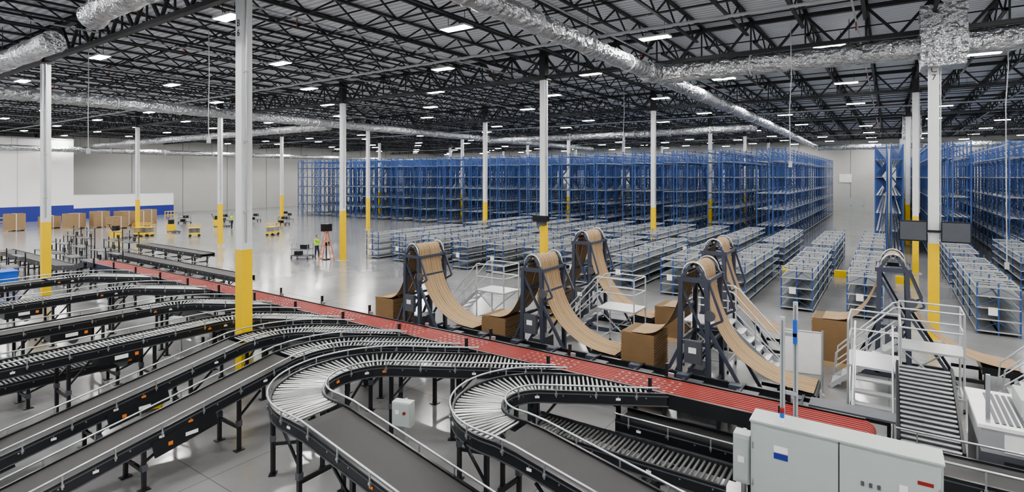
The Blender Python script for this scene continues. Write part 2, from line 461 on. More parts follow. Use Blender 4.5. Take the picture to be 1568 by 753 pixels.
def spur(x0,ys,incl,w=.8,belt=False,r=1.6):
    P=[];y=ys
    while y<8.4-.01:
        z=ZC-.196*max(0,8.0-y) if incl else ZC
        P.append((x0,y,max(.4,z))); y+=.4
    P+=arc(x0+r,8.4,r,180,120,ZC,12)
    ex,ey,_=P[-1]; L=(11.2-ey)/.5
    for k in range(1,7): P.append((ex+L*k/6*math.cos(math.radians(30)),ey+L*k/6*.5,ZC))
    kd=(lambda p,d:'B' if p.y<8.0 else 'R') if belt else (lambda p,d:'R')
    return conveyor(P,w,kd,clip=YF-.02,legs=1.9,legstart=.5)
def drive(b,x,y,z):
    b.bx(x-.45,x+.45,y-.5,y+.5,z-.42,z-.2,M_BLK); b.cyl((x-.3,y+.1,z-.5),(x+.3,y+.1,z-.5),.12,M_GREYD,10)
    b.box((x+.47,y,z-.3),(.02,.3,.1),M_LBL); b.box((x+.47,y+.35,z-.3),(.02,.08,.08),M_ORG)
def drive_incl(b,x,y,slope):
    for sx in(-.46,.46):
        z=ZC-slope*(8.0-y)
        b.beam((x+sx,y-.6,z-.28-slope*.6),(x+sx,y+.6,z-.28+slope*.6),.04,.32,M_BLK)
        b.box((x+sx+(.025 if sx>0 else -.025),y+.1,z-.3),(.012,.24,.07),M_LBL); b.box((x+sx+(.025 if sx>0 else -.025),y-.3,z-.36),(.012,.08,.07),M_ORG)
    b.cyl((x-.44,y,z-.38),(x+.44,y,z-.38),.1,M_GREYD,10); b.cyl((x-.44,y-.35,z-.42),(x+.44,y-.35,z-.42),.06,M_GREYD,10)
for x0,incl,belt,ys in ((-12.15,True,True,2.3),(-14.3,True,True,2.3),(-16.9,False,False,.6),(-20.4,False,True,.6),(-24.8,False,False,.6),(-29.3,False,True,.6)):
    b=spur(x0,ys,incl,.82,belt=belt)
    if incl: drive_incl(b,x0,5.4,.196)
    else: drive(b,x0,6.0,1.62)
    b.obj('merge_spur_conveyor')
def uturn(cx,cy,r,xs,w):
    P=[];x=xs
    while x>cx+.01:
        P.append((x,cy-r,ZC-.196*max(0,x-cx-.3))); x-=.4
    P+=arc(cx,cy,r,-90,-240,ZC,26)
    ex,ey,_=P[-1]; L=(11.2-ey)/.5
    for k in range(1,9): P.append((ex+L*k/8*math.cos(math.radians(30)),ey+L*k/8*.5,ZC))
    return conveyor(P,w,lambda p,d:'B' if (p.x>cx+.1 and p.y<cy) else 'R',clip=YF-.02,legs=1.45,legstart=.3)
uturn(-8.85,7.9,1.58,-4.0,.95).obj('curved_roller_conveyor')
uturn(-5.45,8.9,1.2,-.9,.9).obj('curved_roller_conveyor')
conveyor([(-6.2+.4*k,9.75,.88) for k in range(11)],.7,guard=(0,0)).obj('takeaway_roller_conveyor')
conveyor([(-4.6+.4*k,10.75,1.02) for k in range(7)],.6,lambda p,d:'B',guard=(0,1)).obj('takeaway_belt_conveyor')
conveyor([(-18.7,2+.4*k,.72) for k in range(14)],.7,guard=(1,0)).obj('takeaway_roller_conveyor')
conveyor([(-23+.4*k,10.3,.75) for k in range(30)],.6,lambda p,d:'B',guard=(0,0)).obj('takeaway_belt_conveyor')

# ------------------------------------------------------------------ red sorter line
b=MB(); xa,xb=-33.8,-.35
b.bx(xa,xb,YF,YF+.05,ZC-.26,ZC+.03,M_BLK); b.bx(xa,xb,YB-.05,YB,ZC-.26,ZC+.03,M_BLK)
b.bx(xa,xb,YF+.05,YB-.05,ZC-.1,ZC-.04,M_BELT)
ns=9; sp=(YB-YF-.14)/ns
for k in range(ns):
    y=YF+.07+sp*(k+.5)
    b.bx(xa,xb,y-sp*.33,y+sp*.33,ZC-.04,ZC+.01,M_RED)
    pts=[(xb+.0+.16*math.sin(a),y,ZC-.155+.165*math.cos(a)) for a in [math.pi*i/8 for i in range(9)]]
    b.sheet(pts,(0,sp*.66,0),M_RED,.012)
x=xa+.1
while x<xb:
    b.cyl((x,YF+.06,ZC-.035),(x,YB-.06,ZC-.035),.022,M_GREYD,6,False); x+=.2
b.cyl((xb,YF+.03,ZC-.155),(xb,YB-.03,ZC-.155),.15,M_GREYD,16)
for mx in (-27,-22.6,-18.3,-14.8,-12.1,-10.0,-7.3,-4.9):
    for k in range(9):
        x=mx+k*.16
        for j in range(4):
            y=YF+.07+sp*(2*j+1)+sp*.5
            b.box((x,y-sp*.5,ZC+.012),(.05,sp*.3,.02),M_ROLL,.5)
x=xa+.5
while x<xb:
    for y in (YF+.0,YB): b.beam((x,y,0),(x,y,ZC-.2),.08,.08,M_BLK); b.box((x,y,.01),(.2,.2,.02),M_BLK)
    b.beam((x,YF,.6),(x,YB,.6),.06,.06,M_BLK); b.beam((x,YF,ZC-.3),(x,YB,ZC-.3),.06,.06,M_BLK)
    x+=2.6
x=xa+1.0
while x<xb:
    for y in (YF-.03,YB+.04): b.bx(x-.03,x+.03,y-.03,y+.03,ZC-.2,ZC+.3,M_BLK)
    b.box((x+.1,YB+.02,ZC+.07),(.12,.05,.08),M_RAIL); x+=2.4
b.bx(xa+20,xb,YB+.02,YB+.05,ZC-.25,ZC-.1,M_GREYD)
b.obj('red_belt_sorter_conveyor')
conveyor([(.1+.4*k,11.3,1.3) for k in range(17)],.85,lambda p,d:'B',guard=(1,1),gh=.28).obj('discharge_belt_conveyor')
conveyor([(.8+.4*k,9.9,.95) for k in range(1,15)],.7,lambda p,d:'B',guard=(1,1),legstart=.7).obj('discharge_belt_conveyor')

conveyor([(-42+.5*k,15.1,.95) for k in range(32)],.8,lambda p,d:'B',guard=(1,0)).obj('packing_belt_conveyor')
conveyor([(-46+.5*k,18.2,.95) for k in range(20)],.8,lambda p,d:'B',guard=(0,0)).obj('packing_belt_conveyor')
conveyor([(-50+.5*k,11.3,.95) for k in range(24)]+[(-36,11.3,1.2),(-34.4,11.3,ZC-.1)],.8,lambda p,d:'B',guard=(0,0)).obj('packing_belt_conveyor')
b=MB()
b.bx(-.9,.9,-.4,.4,.86,.9,M_GREYD)
for x in(-.85,.85):
    for y in(-.35,.35): b.beam((x,y,0),(x,y,.86 if y<0 else 1.7),.05,.05,M_BLK)
b.bx(-.85,.85,.1,.4,1.45,1.48,M_GREYD); b.bx(-.8,.8,-.3,.3,.25,.28,M_GREYD); b.box((.4,.2,1.1),(.4,.06,.3),M_SCR); b.box((.4,.22,.95),(.05,.05,.1),M_BLK)
bm_=b.mesh('packing_bench')
for x,y in ((-37.5,13.1),(-40,13.1),(-43,13.1),(-46,13.1),(-48.5,13.1),(-45,15.6),(-49,15.3),(-52,15.3),(-55,17.5),(-58,17.5),(-49,18.4),(-52,18.4),(-41,9.6),(-44.5,9.6),(-48,9.6)): place(bm_,'packing_bench',(x,y,0))
b=MB(); b.bx(-.6,.6,-.45,.45,.12,1.0,M_TOTE); b.bx(-.64,.64,-.49,.49,1.0,1.06,M_TOTE)
for x in(-.5,.5):
    for y in(-.35,.35): b.cyl((x-.03,y,.07),(x+.03,y,.07),.07,M_BLK,8)
for x in(-.4,-.1,.2,.5): b.bx(x-.03,x+.03,-.47,-.45,.15,.98,M_TOTE)
b.obj('blue_bin_cart',(-38.3,8.6,0))

b=MB(); b.cyl((-.18,0,.35),(.18,0,.35),.16,M_YEL,14); b.cyl((.18,0,.35),(.26,0,.35),.1,M_YEL,12); b.box((0,0,.53),(.14,.14,.08),M_YEL); b.box((0,0,.13),(.4,.3,.1),M_YEL)
for x in(-.15,.15):
    for y in (-.1,.1): b.beam((x,y,0),(x,y,.12),.04,.04,M_BLK)
for k in range(4): b.cyl((-.14+.08*k,0,.35),(-.12+.08*k,0,.35),.175,M_YEL,14)
ym=b.mesh('yellow_drive_motor')
for x,y,r in ((-25.9,6.7,.4),(-21.8,6.2,1.2),(-15.6,6.4,.9)): place(ym,'yellow_drive_motor',(x,y,0),r)

def ctrlbox(x,y,z,w=.42,h=.5):
    b=MB(); b.bx(-w/2,w/2,-.1,.1,z,z+h,M_CAB); b.bx(-w/2+.02,w/2-.02,-.115,-.1,z+.02,z+h-.02,M_CAB)
    b.cyl((w*.2,-.115,z+h*.6),(w*.2,-.15,z+h*.6),.03,M_RED,8); b.box((-w*.2,-.12,z+h*.6),(.08,.01,.08),M_LBL)
    b.beam((0,.13,0),(0,.13,z+h),.05,.05,M_RAIL); b.box((0,.13,.01),(.25,.25,.02),M_RAIL); b.obj('junction_box',(x,y,0),.3)
ctrlbox(-8.3,8.1,.85); ctrlbox(-18.0,8.9,.9,.6,.5); ctrlbox(-19.2,8.6,.9,.5,.5); ctrlbox(-13.2,8.4,.85,.5,.5)

# ------------------------------------------------------------------ control cabinet
b=MB(); x0,x1,yf,yb,zt_=-1.86,.62,9.58,10.05,2.02
b.bx(x0,x1,yf,yb,.1,zt_,M_CAB); b.bx(x0+.03,x1-.03,yf+.03,yb-.02,0,.1,M_GREYD)
b.bx(x0-.015,x1+.015,yf-.03,yb+.02,zt_,zt_+.03,M_CAB)
xm=(x0+x1)/2
for a,c in ((x0+.03,xm-.01),(xm+.01,x1-.03)):
    b.bx(a,c,yf-.03,yf,.14,zt_-.04,M_CAB); b.box((c-.07 if a<xm-.5 else a+.07,yf-.05,1.05),(.04,.05,.2),M_GREYD)
    for z in (.4,1.0,1.6): b.cyl((a+.01 if a<xm-.5 else c-.01,yf-.035,z),(a+.01 if a<xm-.5 else c-.01,yf-.035,z+.1),.012,M_RAIL,6)
b.bx(xm-.01,xm+.01,yf-.012,yf,.1,zt_,M_GREYD)
b.box((x0+.45,yf-.034,1.68),(.2,.008,.1),M_LBL); b.box((x0+.45,yf-.034,1.57),(.2,.008,.09),M_WBLUE)
b.box((x1-.2,yf-.034,1.72),(.18,.008,.05),M_RED); b.box((x1-.45,yf-.034,1.55),(.1,.008,.14),M_LBL); b.box((x1-.2,yf-.034,1.5),(.1,.008,.1),M_LBL)
for k in range(3): b.box((xm+.3+k*.1,yf-.035,1.5),(.04,.02,.06),M_GREYD)
b.obj('control_cabinet')
b=MB(); b.bx(-2.16,-1.9,9.7,9.95,.9,1.7,M_CAB); b.bx(-2.14,-1.92,9.68,9.7,.95,1.65,M_CAB); b.box((-2.03,9.675,1.3),(.1,.01,.1),M_LBL)
b.beam((-2.03,9.97,0),(-2.03,9.97,1.7),.05,.05,M_RAIL); b.beam((-2.03,9.83,0),(-2.03,9.83,.9),.05,.05,M_RAIL)
b.obj('junction_box')
b=MB(); b.cyl((-1.42,9.75,2.05),(-1.42,9.75,2.12),.035,M_LBL,10); b.cyl((-1.42,9.75,2.12),(-1.42,9.75,2.2),.035,M_TOTE,10); b.cyl((-1.42,9.75,2.2),(-1.42,9.75,2.27),.035,M_RED,10); b.obj('signal_beacon')
b=MB()
for x,y,z1 in ((-1.5,10.35,3.6),(-1.32,10.5,3.85)):
    b.bx(x-.035,x+.035,y-.035,y+.035,0,z1,M_SHELF); b.bx(x-.012,x+.012,y-.04,y-.034,.1,z1-.05,M_SHELFD); b.box((x,y,.01),(.2,.14,.02),M_RAIL)
b.box((-1.32,10.44,3.35),(.06,.06,.4),M_TOTE); b.box((-1.41,10.43,2.3),(.26,.04,.06),M_RAIL); b.box((-1.41,10.43,3.3),(.26,.04,.06),M_RAIL)
b.obj('aluminium_sensor_mast')

b=conveyor([(.62,12.4+.3*k,1.1+.1*k) for k in range(9)],.9,guard=(0,0),pitch=.14,legs=.8,legstart=.3,stick=False,rr=.034)
b.sweep([(.62,12.4+.3*k,1.1+.1*k) for k in range(9)],.86,-.15,-.1,M_GREYD)
b.obj('inclined_roller_conveyor')
b=MB()
b.bx(1.3,3.5,12.3,14.2,.1,1.3,M_GREYD); b.bx(1.3,3.5,12.3,14.2,1.3,1.75,M_PLAT); b.bx(1.25,3.55,12.25,14.25,1.72,1.78,M_LBL)
b.bx(1.6,2.3,12.28,12.3,.4,1.2,M_BLK); b.bx(2.5,3.3,12.28,12.3,.4,1.2,M_BLK); b.bx(1.6,3.3,12.27,12.3,1.36,1.66,M_LBL)
b.bx(1.9,3.3,12.9,13.8,1.78,2.1,M_CAB); b.box((2.6,12.89,1.95),(.4,.02,.2),M_SCR); b.beam((1.4,12.4,1.78),(1.4,12.4,2.6),.06,.06,M_RAIL)
for k in range(5): b.bx(1.5+.09*k,1.55+.09*k,12.4,14.0,1.78,1.80,M_GREYD)
for x in (1.4,3.4):
    for y in (12.4,14.1): b.box((x,y,.05),(.12,.12,.1),M_BLK)
b.obj('box_forming_machine')
b=MB()
for k in range(3):
    z=.45+k*.5; b.bx(-1.2,.0,12.2,12.5,z-.03,z+.03,M_BLK)
for x in(-1.2,0): b.beam((x,12.35,0),(x,12.35,1.5),.06,.06,M_BLK)
b.bx(-1.3,.1,12.15,12.6,1.5,1.54,M_GREYD)
b.obj('machine_stand')

# ------------------------------------------------------------------ cardboard feed stations
def station(HT=3.45,stk=1.2,reach=2.25):
    b=MB(); wy=1.15; hy=wy/2; ax=.24
    for y in(-hy-.12,hy+.12):
        b.beam((-1.0,y,.08),(1.5,y,.08),.12,.14,M_SLATE)
        for x in(-.4,.4):
            b.beam((x,y,.1),(x*.85,y,HT-.45),.12,.12,M_SLATE)
        b.beam((-.4,y,.3),(.4,y,1.5),.06,.06,M_SLATE); b.beam((.4,y,1.5),(-.36,y,HT-.6),.06,.06,M_SLATE)
        b.beam((-.95,y,.12),(-.4,y,1.3),.08,.08,M_SLATE); b.beam((1.45,y,.12),(.4,y,1.9),.08,.08,M_SLATE)
        b.beam((-.45,y,HT-.45),(.45,y,HT-.45),.1,.12,M_SLATE)
        b.beam((-.4,y,1.5),(.4,y,1.5),.08,.1,M_SLATE)
        b.beam((.4,y,HT-.5),(.75,y,2.2),.06,.06,M_SLATE); b.beam((.38,y,2.0),(.75,y,2.2),.06,.06,M_SLATE)
        b.beam((-.4,y,HT-.5),(-.1,y,HT-.08),.07,.07,M_SLATE); b.beam((.4,y,HT-.5),(.1,y,HT-.08),.07,.07,M_SLATE)
        b.tube([(-(ax+.06)*math.cos(math.pi*k/10),y,HT-.33+.36*math.sin(math.pi*k/10)) for k in range(11)],.03,M_RAIL,6)
    for x in(-.38,.38):
        for z in(.3,1.5,2.3,HT-.45): b.beam((x,-hy-.12,z),(x,hy+.12,z),.07,.09,M_SLATE)
    for x in (-.95,1.45): b.beam((x,-hy-.12,.08),(x,hy+.12,.08),.1,.1,M_SLATE)
    for k in range(5):
        a=math.pi*(.1+.8*k/4); b.cyl((-(ax-.05)*math.cos(a),-hy-.1,HT-.36+.27*math.sin(a)),(-(ax-.05)*math.cos(a),hy+.1,HT-.36+.27*math.sin(a)),.035,M_ROLL,8)
    b.bx(-.2,.25,-hy-.32,-hy-.19,1.0,1.6,M_GREYD); b.box((.02,-hy-.33,1.35),(.2,.02,.15),M_LBL)
    b.bx(-.25,.15,-.4,.4,.15,.7,M_GREYD)
    b.cyl((.45,-hy-.22,2.3),(.45,-hy-.18,2.3),.14,M_GREYD,14)
    sx0,sx1=-2.15,-1.15
    b.bx(sx0-.05,sx1+.05,-hy-.05,hy+.05,0.1,.14,M_WOOD)
    for y in(-hy,0,hy): b.bx(sx0-.05,sx1+.05,y-.05,y+.05,0,.1,M_WOOD)
    z=.14;k=0
    while z<stk:
        j=.012*(1 if k%2 else -1)
        b.bx(sx0+j,sx1+j,-hy,hy,z,z+.033,M_CARDS); b.bx(sx0+.02,sx1-.02,-hy+.01,hy-.01,z+.033,z+.04,M_CARDE); z+=.04;k+=1
    for ya in (-.29,.29):
        zh=HT-.3; P=[]
        for i in range(0,14):
            t=i/14; P.append((-1.85+(1.85-ax)*t**.5,ya,z+.02+(zh-z-.02)*t**1.8))
        P+=[(-ax*math.cos(math.pi*k/10),ya,zh+.3*math.sin(math.pi*k/10)) for k in range(0,11)]
        for i in range(1,29):
            t=i/28; P.append((ax+reach*t**1.5,ya,.75+(zh-.75)*(1-t)**1.9*(1-.15*math.sin(math.pi*t))))
        P+=[(ax+reach+.15,ya,.735),(ax+reach+.3,ya,.73)]
        b.sheet(P,(0,.555,0),M_CARD,.012)
        for q in (-.18,0,.18):
            b.sheet([(p[0],ya+q,p[2]) for p in P],(0,.01,0),M_CARDE,.017)
    e=ax+reach+.35
    b.bx(e-.85,e,-hy-.05,hy+.05,.5,.7,M_BLK)
    for x in(e-.77,e-.07):
        for y in(-hy,hy): b.beam((x,y,0),(x,y,.5),.08,.08,M_BLK)
    b.beam((1.45,-hy-.12,.3),(e-.7,-hy-.12,.3),.08,.1,M_BLK); b.beam((1.45,hy+.12,.3),(e-.7,hy+.12,.3),.08,.1,M_BLK)
    return b
sts=[station().mesh('cardboard_feed_station'),station(3.65,1.45,2.3).mesh('cardboard_feed_station'),station(3.8,1.2,2.3).mesh('cardboard_feed_station')]
for x,y,k in ((-14.7,15.5,0),(-9.45,15.6,0),(-4.35,15.7,1),(-10.1,20.3,2),(-5.0,20.3,2),(.1,20.6,1)):
    place(sts[k],'cardboard_feed_station',(x,y,0))
b=MB()
TX=-1.0; TA=-12.6
b.bx(TA,TX,13.3,13.4,.45,.85,M_BLK); b.bx(TA,TX,14.4,14.5,.45,.85,M_BLK); b.bx(TA,TX,13.4,14.4,.62,.7,M_BELT)
x=TA+.2
while x<TX-.5:
    for y in(13.35,14.45): b.beam((x,y,0),(x,y,.5),.08,.08,M_BLK)
    b.box((x+.5,13.9,.77),(.5,.5,.14),M_GREYD); b.box((x+.9,13.36,.89),(.2,.08,.08),M_ROLL); b.box((x+.2,14.2,.8),(.3,.2,.2),M_SLATE)
    b.beam((x+.35,13.3,.85),(x+.35,14.5,.85),.06,.06,M_BLK); x+=1.3
b.bx(TA,TX,13.6,13.62,.7,.74,M_ROLL); b.bx(TA,TX,14.1,14.12,.7,.74,M_ROLL)
b.obj('blank_transfer_track')
b=MB()
x0,x1,y0,y1=1.9,4.1,16.2,17.7
b.bx(x0,x1,y0,y1,.4,.5,M_BLK)
for x in(x0+.05,x1-.05):
    for y in (y0+.05,y1-.05): b.beam((x,y,0),(x,y,.4),.07,.07,M_BLK)
for k in range(3): b.bx(x0-.15,x1+.15,y0+.1+.5*k,y0+.5+.5*k,.5+.012,.53,M_CARD)
b.obj('cardboard_blank_table')

# ------------------------------------------------------------------ work platforms
def platform(hp=1.45,nst=6):
    b=MB(); w=1.4;d=1.1
    b.bx(-w/2,w/2,-d/2,d/2,hp-.05,hp,M_PLAT)
    for x in(-w/2+.03,w/2-.03):
        for y in(-d/2+.03,d/2-.03):
            b.cyl((x,y,.12),(x,y,hp+1.05),.026,M_PLAT,8); b.cyl((x-.02,y,.06),(x+.02,y,.06),.06,M_BLK,8)
    b.beam((-w/2,-d/2+.03,.35),(w/2,-d/2+.03,.35),.04,.04,M_PLAT); b.beam((-w/2,d/2-.03,.35),(w/2,d/2-.03,.35),.04,.04,M_PLAT)
    b.beam((-w/2+.03,-d/2,.35),(-w/2+.03,d/2,.35),.04,.04,M_PLAT); b.beam((w/2-.03,-d/2,.35),(w/2-.03,d/2,.35),.04,.04,M_PLAT)
    b.beam((-w/2,d/2-.03,.35),(w/2,d/2-.03,hp),.03,.03,M_PLAT); b.beam((-w/2,-d/2+.03,hp),(w/2,-d/2+.03,.35),.03,.03,M_PLAT)
    for z in(hp+.55,hp+1.05):
        b.tube([(-w/2+.03,d/2-.03,z),(w/2-.03,d/2-.03,z)],.022,M_PLAT,8)
        b.tube([(w/2-.03,d/2-.03,z),(w/2-.03,-d/2+.03,z)],.022,M_PLAT,8); b.tube([(w/2-.03,-d/2+.03,z),(-w/2+.03,-d/2+.03,z)],.022,M_PLAT,8)
    run=.24
    for k in range(nst):
        z=hp*(k+.6)/(nst+.6); x=-w/2-run*(nst-k); b.box((x+.0,0,z),(.24,.7,.035),M_PLAT)
    for y in(-.37,.37):
        b.beam((-w/2-run*nst-.15,y,.03),(-w/2,y,hp-.03),.035,.12,M_PLAT)
        b.tube([(-w/2-run*nst-.05,y,.35),(-w/2-run*nst-.0,y,1.0),(-w/2-.1,y,hp+1.0),(-w/2+.05,y,hp+1.05)],.022,M_PLAT,8)
        b.tube([(-w/2-run*nst-.02,y,.6),(-w/2-.05,y,hp+.5)],.018,M_PLAT,6)
        b.cyl((-w/2-run*3,y,hp*.5),(-w/2-run*3,y,hp*.5+.95),.02,M_PLAT,6)
    return b.mesh('work_platform')
pf=platform()
for x,y,r in ((-.3,16.3,math.pi/2),(.9,18.4,0),(-7.7,17.95,0),(-4.7,17.95,math.pi),(-13.0,17.9,0),(4.6,19.2,0)):
    place(pf,'work_platform',(x,y,0),r)
b=MB(); b.bx(-.5,.5,-.03,.03,.5,1.7,M_PLAT); b.bx(-.46,.46,-.035,.035,.54,1.66,M_LBL)
for x in(-.5,.5): b.beam((x,0,0),(x,0,1.75),.05,.05,M_RAIL); b.box((x,0,.02),(.06,.5,.04),M_RAIL)
b.obj('white_guard_panel',(-2.0,17.2,0),.2)
b=MB()
rnd=random.Random(3)
for k in range(5):
    x=-1+.45*k; b.tube([(x,-.5,.25+rnd.random()*.1),(x+.1,0,.35+rnd.random()*.15),(x+.05,.5,.22)],.2,M_PLASTIC,8,lambda i:[.14,.24,.15][i])
b.bx(-1.1,1.1,-.6,.6,.0,.12,M_WOOD); b.bx(-.2,.5,-.5,.1,.3,.5,M_YEL)
b.obj('wrapped_supply_pallet',(-16.6,13.9,0))
b=MB()
for sx in(-.62,.62):
    b.box((sx,-.3,4.0),(.85,.12,.75),M_SCR); b.box((sx,-.37,4.0),(.78,.02,.66),M_GREYD)
b.beam((-.9,-.2,4.0),(.9,-.2,4.0),.08,.08,M_BLK)
c=colobj[(2,2)].location; b.obj('column_display',(c.x,c.y,0))
b=MB(); b.box((0,-.3,3.75),(.9,.25,.3),M_SCR); b.box((0,-.22,3.5),(.6,.1,.25),M_GREYD); b.beam((0,-.2,3.4),(0,-.2,3.9),.06,.06,M_BLK); b.obj('column_display',(X0-W,Y0+W,0))

# ------------------------------------------------------------------ far-left floor items
def cardstack(w,d,h):
    b=MB(); b.bx(-w/2,w/2,-d/2,d/2,.12,.15,M_WOOD)
    for y in(-d/2+.05,0,d/2-.05): b.bx(-w/2,w/2,y-.05,y+.05,0,.12,M_WOOD)
    z=.15
    while z<h:
        b.bx(-w/2,w/2,-d/2,d/2,z,z+.11,M_CARD); b.bx(-w/2+.01,w/2-.01,-d/2+.01,d/2-.01,z+.11,z+.125,M_CARDE); z+=.125
    b.bx(-w/2-.01,w/2+.01,-.03,.03,.15,z+.005,M_LBL)
    return b.mesh('cardboard_stack')
cs=[cardstack(1.4,1.6,h) for h in(1.9,1.4,1.7)]
for k,(x,y) in enumerate(((-79.6,18.8),(-80,22.0),(-77,23.4),(-76.8,25.8),(-73.5,26.4),(-77,28.4),(-73.6,28.9),(-82,24.8),(-78.5,31.5))):
    place(cs[k%3],'cardboard_stack',(x,y,0),.2*(k%3))
b=MB(); b.bx(-.9,.9,-.45,.45,.25,.55,M_YEL)
for x in(-.65,.65):
    for y in(-.42,.42): b.cyl((x,y-.08,.2),(x,y+.08,.2),.2,M_BLK,12)
for k in range(3):
    z=.6+.22*k
    for y in(-.4,.4): b.beam((-.8,y,z),(.8,y,z+.2),.05,.06,M_GREYD); b.beam((.8,y,z),(-.8,y,z+.2),.05,.06,M_GREYD)
b.bx(-.95,.95,-.48,.48,1.28,1.36,M_YEL)
for x in(-.92,0,.92):
    for y in(-.45,.45): b.cyl((x,y,1.36),(x,y,1.9),.02,M_YEL,6)
for z in(1.65,1.9):
    for y in(-.45,.45): b.cyl((-.92,y,z),(.92,y,z),.02,M_YEL,6)
    for x in(-.92,.92): b.cyl((x,-.45,z),(x,.45,z),.02,M_YEL,6)
sl=b.mesh('scissor_lift'); o=place(sl,'scissor_lift',(-61.5,24.4,0),.6); o.scale=(.9,.9,.7)
o=place(sl,'scissor_lift',(-52,32.4,0),1.9); o.scale=(.7,.7,.65)
o=place(sl,'scissor_lift',(-57.2,27.2,0),1.2); o.scale=(.6,.6,.65)
b=MB(); b.bx(-.25,.25,-.3,.3,.1,.75,M_YEL); b.bx(.25,1.35,-.28,-.1,.06,.14,M_GREYD); b.bx(.25,1.35,.1,.28,.06,.14,M_GREYD)
b.tube([(-.25,0,.7),(-.55,0,1.15),(-.6,0,1.3)],.03,M_BLK,6); b.cyl((-.6,-.18,1.3),(-.6,.18,1.3),.025,M_BLK,6); b.bx(-.15,.2,-.2,.2,.75,1.15,M_BLK)
for x,y in((-.15,-.2),(-.15,.2),(1.2,-.19),(1.2,.19)): b.cyl((x,y-.04,.08),(x,y+.04,.08),.08,M_BLK,8)
pj=b.mesh('pallet_jack')
for x,y,r in((-60.5,21.6,2),(-66,34,.5),(-64,28,0)):
    o=place(pj,'pallet_jack',(x,y,0),r); o.scale=(1.15,1.15,1.15)
b=MB()
for k in range(4): b.cyl((-.6+.4*k,0,0),(-.6+.4*k,0,1.0),.05,M_YEL,8)
b.cyl((-.6,0,1),(.6,0,1),.05,M_YEL,8); b.cyl((-.6,0,.5),(.6,0,.5),.05,M_YEL,8); yb=b.mesh('yellow_safety_barrier')
for x,y in((-88,20),(-88,24),(-85,33),(-85,37)): place(yb,'yellow_safety_barrier',(x,y,0),1.57)
b=MB(); b.bx(-.7,.7,-.4,.4,.2,.26,M_GREYD)
for x in(-.65,.65):
    for y in(-.36,.36): b.beam((x,y,.26),(x,y,1.1),.03,.03,M_RAIL); b.cyl((x-.02,y,.09),(x+.02,y,.09),.09,M_BLK,8)
b.bx(-.7,.7,-.4,.4,.7,.73,M_GREYD); b.box((.2,0,.88),(.5,.4,.3),M_BLK); b.box((-.3,0,.4),(.4,.5,.28),M_BLK); b.beam((-.65,-.36,1.1),(-.65,.36,1.1),.03,.03,M_RAIL)
ct=b.mesh('equipment_cart')
for x,y,r in((-72,38,0),(-70,41,.5),(-67,44,1),(-62,40,.3),(-74,34,.2),(-71,46,.7),(-35.4,24.4,.4)): place(ct,'equipment_cart',(x,y,0),r)

b=MB()
for y in(-.3,.3):
    b.beam((-.45,y,0),(-.03,y*.6,2.1),.05,.04,M_LADD); b.beam((.5,y,0),(.03,y*.6,2.1),.05,.04,M_LADD)
for k in range(6):
    t=(k+.7)/7; b.box((-.45+.42*t,0,2.1*t),(.1,.6-.22*t,.03),M_LADD)
for k in range(3):
    t=(k+1)/4; b.beam((.5-.47*t,-.3+.12*t,2.1*t),(.5-.47*t,.3-.12*t,2.1*t),.03,.03,M_LADD)
b.bx(-.15,.15,-.2,.2,2.1,2.14,M_LADD); b.box((0,0,2.4),(.75,.4,.5),M_SCR,.5)
b.obj('step_ladder',(-32.75,24.5,0),.5)

